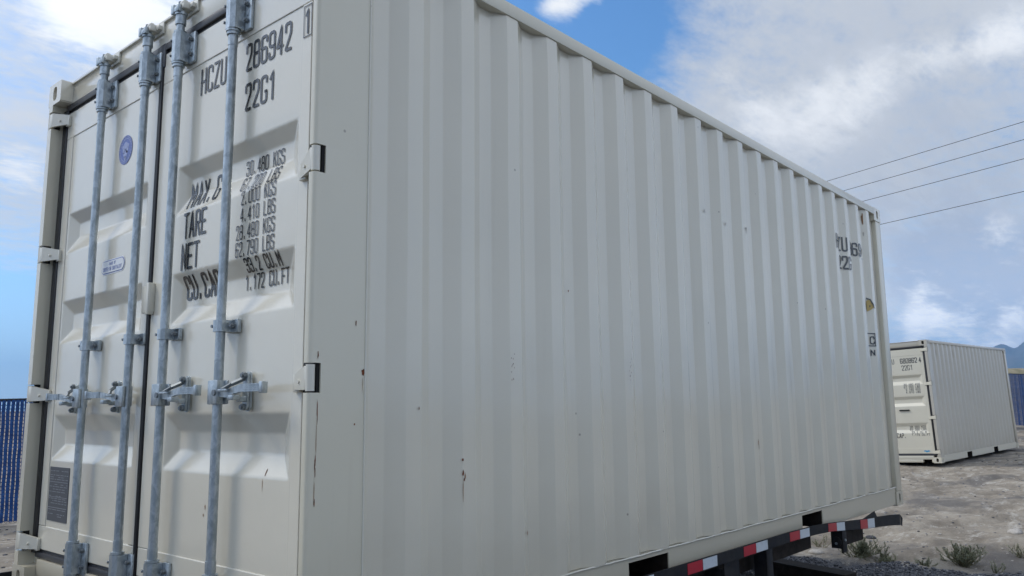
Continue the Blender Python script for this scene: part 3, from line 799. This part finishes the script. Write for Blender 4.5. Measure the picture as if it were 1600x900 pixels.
b = MB(); b.box(-.95, 4.10, .0, WY, -.012, -.003); b.build('deck', M_brown, tr)
for x, z0 in ((3.11,-.30),(4.37,-.178)):
    b = MB()
    b.box(x+.03, x+.044, -.050, .030, z0+.03, rz(x)-rh(x)-.003); b.rbox(x+.03, x+.115, -.050, -.038, z0, rz(x)-rh(x)+.004, .004)
    b.rbox(x+.105, x+.118, -.049, .030, z0+.02, rz(x)-rh(x)-.003, .003); b.rbox(x+.026, x+.118, -.049, .030, rz(x)-rh(x)-.022, rz(x)-rh(x)-.004, .003)
    b.tube((x+.016,-.010,z0+.075),(x+.029,-.010,z0+.075),.034,20); b.tube((x+.010,-.010,z0+.065),(x+.016,-.010,z0+.065),.009,8,mi=1); b.tube((x+.075,-.051,z0+.085),(x+.075,-.058,z0+.085),.009,8,mi=1)
    b.build('strap_winch', [M_black, M_galv], tr, True)
b = MB(); b.rbox(2.62, 2.80, -.042, -.030, -.30, .05, .004); b.box(2.62, 2.632, -.03, .08, -.30, -.02); b.build('stake_pocket', M_black, tr)
for x in (.55, 1.55):
    b = MB(); b.tube((x,.15,-.37),(x,WY-.15,-.37),.04,12); b.build('axle', M_black, tr)
    for y in (.10, WY-.10-.2):
        b = MB(); n = 40; prof = [(.20,0),(.33,.0),(.365,.02),(.372,.05),(.372,.15),(.365,.18),(.33,.2),(.20,.2)]
        vs = [(x+r*math.cos(t), y+w_, -.375+r*math.sin(t)) for t in [2*math.pi*i/n for i in range(n)] for r, w_ in prof]; k = len(prof)
        b.add(vs, [(i*k+j, i*k+(j+1) % k, ((i+1) % n)*k+(j+1) % k, ((i+1) % n)*k+j) for i in range(n) for j in range(k)])
        wl = b.build('wheel', M_tyre, tr, True)
        b = MB(); b.tube((x,y+.05,-.375),(x,y+.15,-.375),.199,28); b.tube((x,y+.01,-.375),(x,y+.06,-.375),.06,16); b.build('rim', M_white, wl, True)
b = MB(); b.box(-1.0, .2, .9, 1.5, -.24, -.10); b.beam((-3.6,1.219,-.19),(-.95,.75,-.16),.10,.14); b.beam((-3.6,1.219,-.19),(-.95,1.69,-.16),.10,.14); b.rbox(-3.8,-3.55,1.17,1.27,-.25,-.13,.01)
b.build('tongue', M_black, tr)

# ------------------------------------------------------------------ ground
def ss(a, b_, x):
    t = max(0, min(1, (x-a)/(b_-a))); return t*t*(3-2*t)
def gz(x, y):
    r = .035*ss(11, 17, x)*ss(-12,-4, y)*ss(16,8,y)+.20*ss(24, 34, x)
    f = ss(3.5, 5.5, x)*ss(70, 40, x)*.9+.1
    q = noise.fractal(Vector((x*.35, y*.5, 1.0)), 1.0, 2.0, 4)*.055+noise.fractal(Vector((x*1.6, y*2.2, 4.0)), .9, 2.0, 5)*.030+noise.noise(Vector((x*9, y*9, 2)))*.009
    # wheel ruts running across the yard
    a = .55*x+1.2*y
    for c_, wd in ((4.4, .16), (6.1, .18), (9.5, .2), (11.2, .2)):
        u = (a-c_+.5*noise.noise(Vector((x*.15, y*.2, 9))))/wd
        q += -.045*math.exp(-u*u)+.022*math.exp(-(u-1.6)**2)+.016*math.exp(-(u+1.6)**2)
    n2 = ss(1.9, 3.2, abs(y-2.2)+abs(x-20)*.02) if 16 < x < 24 else 1
    q *= f*(.35+.65*n2)
    return r+q
def axis(c0, c1, step, far):
    a = [c0]; 
    while a[-1] < c1: a.append(a[-1]+step)
    s1 = step; hi = []; v = a[-1]
    while v < far: s1 *= 1.22; v += s1; hi.append(v)
    s1 = step; lo = []; v = c0
    while v > -far: s1 *= 1.22; v -= s1; lo.append(v)
    return lo[::-1]+a+hi
gx = axis(4.0, 20.0, .042, 9000); gy = axis(-3.0, 6.0, .042, 9000)
gv = []; 
for x in gx:
    for y in gy:
        dd = math.hypot(x-10, y)
        z = gz(x, y) if dd < 400 else .2
        if dd > 70: z = z*(max(0, 1-(dd-70)/300))+ .2*min(1, (dd-70)/300)
        gv.append((x, y, z))
ny = len(gy)
gf = [(i*ny+j, (i+1)*ny+j, (i+1)*ny+j+1, i*ny+j+1) for i in range(len(gx)-1) for j in range(ny-1)]
me = bpy.data.meshes.new('ground'); me.from_pydata(gv, [], gf); me.polygons.foreach_set('use_smooth', [True]*len(gf))
go = bpy.data.objects.new('ground', me); COL.objects.link(go); go['kind'] = 'structure'
def ground_mat():
    q = mat('dry_dirt', (.3,.27,.23), .95, spec=.2); g = G(q); co = g.tc.outputs['Object']
    big = g.noise(.45, 6, .6, (1,1.4,1)); mid = g.noise(1.5, 10, .72, (.8,1.3,1), .15); crust = g.noise(2.6, 12, .78, (.8,1.4,.5), .15); fine = g.noise(45, 6, .7); peb = g.noise(120, 3, .7)
    c = g.mix(g.ramp(mid, .35, .65), (.21,.18,.145), (.38,.335,.275))
    c = g.mix(g.ramp(crust, .50, .66, 0, .8), c, (.58,.54,.48))
    c = g.mix(g.ramp(big, .50, .62, 0, .75), c, (.125,.118,.115))
    c = g.mix(g.ramp(fine, .52, .75, 0, .5), c, (.12,.105,.09))
    # dark crushed stone where the trailer stands
    sp_ = g.n('ShaderNodeSeparateXYZ'); g.l(co, sp_.inputs[0])
    e = g.math('ADD', sp_.outputs[0], g.math('MULTIPLY', sp_.outputs[1], .19)); e = g.math('ADD', e, g.math('MULTIPLY', g.math('SUBTRACT', mid, .5), 1.1))
    gr = g.ramp(e, 6.75, 6.98, 1, 0)
    e2 = g.ramp(sp_.outputs[1], 4.6, 5.4, 1, 0); gr = g.math('MULTIPLY', gr, e2)
    gc = g.mix(g.ramp(peb, .35, .7), (.055,.056,.062), (.20,.20,.21))
    c = g.mix(gr, c, gc); g.col(c)
    b_ = g.bump(mid, .05, .6); b_ = g.bump(crust, .03, .6, b_); b_ = g.bump(fine, .012, .8, b_); b_ = g.bump(peb, .004, .7, b_); g.norm(b_)
    return q
M_ground = ground_mat(); me.materials.append(M_ground)

def ico(mb, c_, r, seed, sz=.6, mi=0):
    t = (1+5**.5)/2
    V = [(-1,t,0),(1,t,0),(-1,-t,0),(1,-t,0),(0,-1,t),(0,1,t),(0,-1,-t),(0,1,-t),(t,0,-1),(t,0,1),(-t,0,-1),(-t,0,1)]
    F = [(0,11,5),(0,5,1),(0,1,7),(0,7,10),(0,10,11),(1,5,9),(5,11,4),(11,10,2),(10,7,6),(7,1,8),(3,9,4),(3,4,2),(3,2,6),(3,6,8),(3,8,9),(4,9,5),(2,4,11),(6,2,10),(8,6,7),(9,8,1)]
    rr = random.Random(seed); a = rr.uniform(0, 6.28); ca, sa = math.cos(a), math.sin(a); sx, sy = rr.uniform(.7,1.3), rr.uniform(.6,1)
    vs = []
    for v in V:
        k = r/1.9*rr.uniform(.75, 1.2); x, y, z = v[0]*k*sx, v[1]*k*sy, v[2]*k*sz
        vs.append((c_[0]+x*ca-y*sa, c_[1]+x*sa+y*ca, c_[2]+z))
    mb.add(vs, F, mi)
M_st = [rusty('stone_grey', (.14,.14,.15), (.24,.24,.25), 30, .9), rusty('stone_dark', (.05,.05,.056), (.10,.10,.11), 30, .9), rusty('stone_pale', (.50,.47,.43), (.36,.33,.30), 20, .9)]
rr = random.Random(5); b = MB()
n = 0
while n < 14000:
    x, y = rr.uniform(5.2, 7.0), rr.uniform(-1.3, 2.6)
    if x+.19*y > 6.84+.25*noise.noise(Vector((x*2, y*2, 0))): continue
    r = rr.choice((.005,.007,.010,.015)); ico(b, (x, y, gz(x, y)+r*.2), r, n, .6, rr.choice((0,1,1,0,0,2) if rr.random() < .25 else (0,1,1))); n += 1
tag(b.build('gravel', M_st), 'dark crushed gravel around the trailer', 'gravel', kind='stuff')
b = MB()
for i in range(2600):
    d = rr.uniform(0, 1)**1.6; x = 6.6+d*24; y = rr.uniform(-3, 6)+(x-6)*rr.uniform(-.15,.15)
    r = rr.uniform(.005, .018)*(1+d*1.2); ico(b, (x, y, gz(x, y)+r*.15), r, i+20000, .5, rr.choice((0,2,2,1,0)))
for i in range(1200):
    x = rr.uniform(-3, 5); y = rr.uniform(5.5, 11); r = rr.uniform(.008, .03); ico(b, (x, y, gz(x, y)+r*.15), r, i+40000, .5, rr.choice((0,2,1,0)))
tag(b.build('loose_stones', M_st), 'small loose stones scattered over the dirt yard', 'stones', kind='stuff')
def rock(x, y, r, label, mi=2, sz=.4):
    b = MB(); ico(b, (0,0,0), r, int(x*100), sz)
    bm = bmesh.new(); o = b.build('rock', M_st[mi]); bm.from_mesh(o.data)
    bmesh.ops.subdivide_edges(bm, edges=bm.edges[:], cuts=2, use_grid_fill=True, smooth=.6)
    for v in bm.verts: v.co += v.co.normalized()*r*.15*noise.noise(v.co*25+Vector((x,y,0)))
    for f in bm.faces: f.smooth = True
    bm.to_mesh(o.data); bm.free(); o.location = (x, y, gz(x, y)+r*sz*.3); tag(o, label, 'rock')
rock(7.10, 1.19, .075, 'pale flat rock on the dirt beside the trailer winch')
rock(9.3, -.25, .085, 'pale flat stone on open dirt between the weeds and the far container')
rock(8.1, .95, .05, 'small dark stone lying on the dirt behind the sprawling weed', 1)

# board on the ground beside the trailer
b = MB(); b.beam((5.66, 1.02, .075), (5.52, .30, .060), .16, .13); b.beam((5.66,1.02,.148),(5.52,.30,.133),.18,.010)
o = b.build('steel_beam', M_brown); tag(o, 'short rusty dark steel beam lying on gravel beneath the trailer', 'beam')

# ------------------------------------------------------------------ weeds
def leafmat(name, a, b_):
    q = mat(name, a, .7, spec=.3); g = G(q); n_ = g.noise(9, 3); g.col(g.mix(g.ramp(n_, .35, .65), a, b_)); return q
M_lf = leafmat('weed_leaf', (.20,.21,.13), (.36,.36,.25)); M_stem = leafmat('weed_stem', (.16,.14,.08), (.27,.24,.15))
def weed(x, y, rx, h, n_, seed, label, lean=(0, 0)):
    rr = random.Random(seed); root = empty('weed'); root.location = (x, y, gz(x, y)-.01); tag(root, label, 'weed', 'weeds on the dirt yard')
    st = MB(); lf = MB()
    def branch(p, d, ln, th, lvl):
        q = p.copy(); seg = 5
        for i in range(seg):
            d = (d+Vector((rr.uniform(-.25,.25), rr.uniform(-.25,.25), rr.uniform(-.05,.2)))).normalized()
            q2 = q+d*ln/seg; q2.z = max(q2.z, .01); st.tube(q, q2, th*(1-i/seg*.6), 4, th*(1-(i+1)/seg*.6), cap=False)
            for k in range(5 if lvl else 4):
                c_ = q.lerp(q2, rr.random()); ld = Vector((rr.uniform(-1,1), rr.uniform(-1,1), rr.uniform(-.2,1))).normalized()
                l_ = rr.uniform(.008,.020); wv = ld.cross(Vector((rr.uniform(-1,1),rr.uniform(-1,1),1))).normalized()*l_*.14
                lf.add([c_-wv*.4, c_+wv*.4, c_+ld*l_*.5+wv, c_+ld*l_, c_+ld*l_*.5-wv], [(0,1,2,3,4)])
            if lvl and rr.random() < .65:
                branch(q2.copy(), (d+Vector((rr.uniform(-.9,.9), rr.uniform(-.9,.9), rr.uniform(-.1,.7)))).normalized(), ln*.4, th*.6, lvl-1)
            q = q2
    for i in range(n_):
        a = 2*math.pi*i/n_+rr.uniform(-.3,.3); e = rr.uniform(.25, 1.5)
        d = Vector((math.cos(a)*math.cos(e)+lean[0], math.sin(a)*math.cos(e)+lean[1], math.sin(e)*h/rx*1.3)).normalized()
        branch(Vector((rr.uniform(-.04,.04), rr.uniform(-.04,.04), 0)), d, rr.uniform(.5, 1.1)*rx*abs(math.cos(e))+h*abs(math.sin(e)), .0035, 2 if rx > .15 else 1)
    st.build('stems', M_stem, root); lf.build('leaves', M_lf, root)
weed(6.92, .72, .24, .075, 34, 1, 'wide sprawling grey green weed beside the trailer winch', (.15,-.3))
weed(6.95, .50, .20, .035, 18, 11, 'low trailing end of the weed patch right of the trailer winch', (.2,-.4))
weed(7.26, -.16, .19, .11, 40, 2, 'bushy green weed on the dirt right of the trailer, tallest of the weeds', (0,0))
weed(6.95, .10, .08, .04, 10, 3, 'tiny flat green weed at the gravel edge between the bushy weeds', (0,0))
weed(7.75, -.56, .11, .08, 14, 4, 'green weed cut by the right edge of the photo', (0,0))
weed(7.48, 1.27, .09, .09, 8, 5, 'thin pale weed seen beneath the trailer rail between its winches', (0,0))
weed(6.25, 1.75, .10, .07, 7, 6, 'small weed at the gravel edge under the trailer frame', (0,0))
weed(7.10, -.45, .06, .08, 6, 7, 'thin upright weed between the bushy weed and the right edge of the photo', (0,0))
weed(1.5, 9.5, .14, .09, 14, 8, 'dry low weed by the blue fence left of the large container', (0,0))

# ------------------------------------------------------------------ chain link fence with blue slats
M_slat = leafmat('blue_slat', (.010,.055,.21), (.018,.09,.30)); M_slat.node_tree.nodes['Principled BSDF'].inputs['Roughness'].default_value = .45
M_wire = mat('blue_coated_wire', (.02,.05,.15), .5); M_fpost = mat('black_fence_post', (.012,.014,.02), .5, .3)
FA = Vector((2.6, 11.14, 0)); FB = CAM+pxdir(1590, 665)*29.7; FB.z = 0
FD = (FB-FA); FL = FD.length; FD.normalize()
def fpt(s_): p = FA+FD*s_; return p, gz(p.x, p.y), 1.80+.16*max(0, min(1, s_/FL))
fence = empty('fence'); tag(fence, 'long chain link fence filled with bright blue privacy slats behind the containers', 'fence')
fn = FD.cross(Vector((0,0,1))).normalized()
b = MB(); s0, s1 = -8.0, FL+14; s_ = s0; i = 0
rr = random.Random(2)
while s_ < s1:
    wd = .045
    if s_ > 3 and s_ < 20: s_ += .056; i += 1
    p, zg, h = fpt(s_); a = p-FD*wd/2; c_ = p+FD*wd/2; tw = rr.uniform(-.004,.004)
    z0_, z1_ = zg+.04+rr.uniform(-.01,.02), zg+h-.03+rr.uniform(-.012,.008)
    m_ = 10 if s_ < 3 else 1; vs = []
    for k in range(m_+1):
        z = z0_+(z1_-z0_)*k/m_; o_ = FD*(.004*math.sin(k*2.1+i)) + fn*(.006*(-1)**k if m_ > 1 else 0)
        vs += [a+o_+Vector((0,0,z))+fn*tw, c_+o_+Vector((0,0,z))-fn*tw]
    b.add(vs, [(2*k,2*k+1,2*k+3,2*k+2) for k in range(m_)]); s_ += .056; i += 1
b.build('slats', M_slat, fence)
b = MB(); s_ = s0
def wires(sa, sb, pitch, wd):
    s_ = sa
    while s_ < sb:
        for ph in (0, 1):
            p, zg, h = fpt(s_); n_ = int((h-.02)/pitch*1.0); vs = []
            for k in range(n_+2):
                q = p+FD*((k+ph) % 2)*pitch+fn*(-.012 if (k+ph) % 2 else .012)+Vector((0,0,zg+.03+k*pitch*.98)); vs += [q-FD*wd, q+FD*wd]
            b.add(vs, [(2*k,2*k+1,2*k+3,2*k+2) for k in range(n_+1)])
        s_ += pitch
wires(s0, 3.0, .056, .0035); wires(FL-12, s1, .075, .005)
b.build('wire_mesh', M_wire, fence)
b = MB(); k = 0; prev = None; s_ = s0
while s_ <= s1:
    p, zg, h = fpt(s_); q = p+Vector((0,0,zg+h-.02))-fn*.02
    if prev: b.tube(prev, q, .021, 10)
    prev = q.copy(); s_ += 1.5
b.build('top_rail', M_fpost, fence, True)
s_ = s0
while s_ <= s1:
    p, zg, h = fpt(s_); b = MB(); q = p-fn*.05; b.tube((q.x,q.y,zg-.1),(q.x,q.y,zg+h+.01),.028,12); b.build('post', M_fpost, fence, True); s_ += 3.0

# ------------------------------------------------------------------ far things: berm, mountains
def berm():
    b = MB(); a0 = CAM+pxdir(1577, 600)*62; dirn = Vector((.80,-.60,0)).normalized(); nn = Vector((.6,.8,0)); vs = []; K = 120; J = 9
    a0 = a0-dirn*30
    for i in range(K):
        s_ = i*1.2
        for j in range(J):
            u = j/(J-1)*2-1; p = a0+dirn*s_+nn*u*9
            z = .15+(2.95+.30*noise.noise(Vector((s_*.12,0,2)))+.12*noise.noise(Vector((s_*.6,j,2))))*max(0, 1-abs(u))**.6*ss(0, 12, s_)*ss(K*1.2, K*1.2-14, s_)
            vs.append((p.x, p.y, z))
    b.add(vs, [(i*J+j,(i+1)*J+j,(i+1)*J+j+1,i*J+j+1) for i in range(K-1) for j in range(J-1)])
    o = b.build('hill', rusty('dry_earth', (.30,.26,.18), (.16,.15,.09), 1.2, .95), None, True); o['kind'] = 'structure'
berm()
def mountains():
    az0 = math.atan2(1392.6, 9386.3)
    b = MB(); vs = []; K = 260; J = 16
    for i in range(K):
        t = i/(K-1); az = az0-.55+t*1.0
        el = .0475
        # summit line: notch between two peaks at the right edge of the photograph
        d = az-az0
        px_ = (-d)/(8e-4)+1600 if False else None
        r0 = 8000
        hgt = 335+40*noise.fractal(Vector((az*9, 3, 0)), 1, 2, 5)
        for c_, w_, hh in ((.021, .011, 60), (-.010, .016, 95), (.0095, .006, -28), (-.10,.05,90), (-.22,.06,80), (.10,.04,60)): hgt += hh*math.exp(-((d-c_)/w_)**2)
        for j in range(J):
            u = j/(J-1); r = r0-2200*(1-u)
            rid = 90*noise.fractal(Vector((az*60, u*3, 5)), 1, 2, 4)*u*(1-u)*4
            vs.append((CAM.x+r*math.cos(az)*1.16, CAM.y+r*math.sin(az)*1.16, max(-5, hgt*1.16*u**1.25+rid)))
    b.add(vs, [(i*J+j,(i+1)*J+j,(i+1)*J+j+1,i*J+j+1) for i in range(K-1) for j in range(J-1)])
    b.add([vs[i*J+J-1] for i in range(K)]+[(vs[i*J+J-1][0]*1.12, vs[i*J+J-1][1]*1.12, -5) for i in range(K)], [(i,i+1,K+i+1,K+i) for i in range(K-1)])
    o = b.build('mountains', rusty('mountain_rock', (.14,.13,.11), (.09,.10,.07), .004, .95), None, True, 80); o['kind'] = 'structure'
mountains()

# ------------------------------------------------------------------ overhead wires
wd_ = Vector((.39636, 1.08389, 0)).normalized()
M_cable = mat('power_cable', (.03,.03,.035), .6)
for (py, dist, lab) in ((190, 30, 'highest of the four overhead power lines'), (218, 30, 'second from top of the four overhead power lines'), (248, 30, 'third from top of the four overhead power lines'), (299, 30, 'lowest of the four overhead power lines')):
    p = CAM+pxdir(1600, py)*dist; b = MB(); pts = []
    for i in range(41):
        s_ = -25+i*3.0; u = (s_+25)/120*2-1
        pts.append(p+wd_*s_+Vector((0,0,.5*(u*u-(25/60-1)**2)+.006*s_)))
    for a, c_ in zip(pts, pts[1:]): b.tube(a, c_, .011, 6, cap=False)
    tag(b.build('power_line', M_cable, None, True, 80), 'thin dark cable across the cloudy sky, '+lab, 'power line', 'overhead power lines')

# ------------------------------------------------------------------ haze
b = MB(); b.box(-11500, 11500, -11500, 11500, -7, 600)
hz = b.build('haze', mat('haze_air'), None); hz['kind'] = 'stuff'; hz['label'] = 'pale blue air haze over the far mountains'; hz['category'] = 'haze'
q = hz.data.materials[0]; t = q.node_tree; t.nodes.clear(); o_ = t.nodes.new('ShaderNodeOutputMaterial'); v_ = t.nodes.new('ShaderNodeVolumePrincipled')
v_.inputs['Color'].default_value = (.30,.58,1.0,1); v_.inputs['Density'].default_value = .00011; v_.inputs['Anisotropy'].default_value = .1
t.links.new(v_.outputs[0], o_.inputs['Volume'])
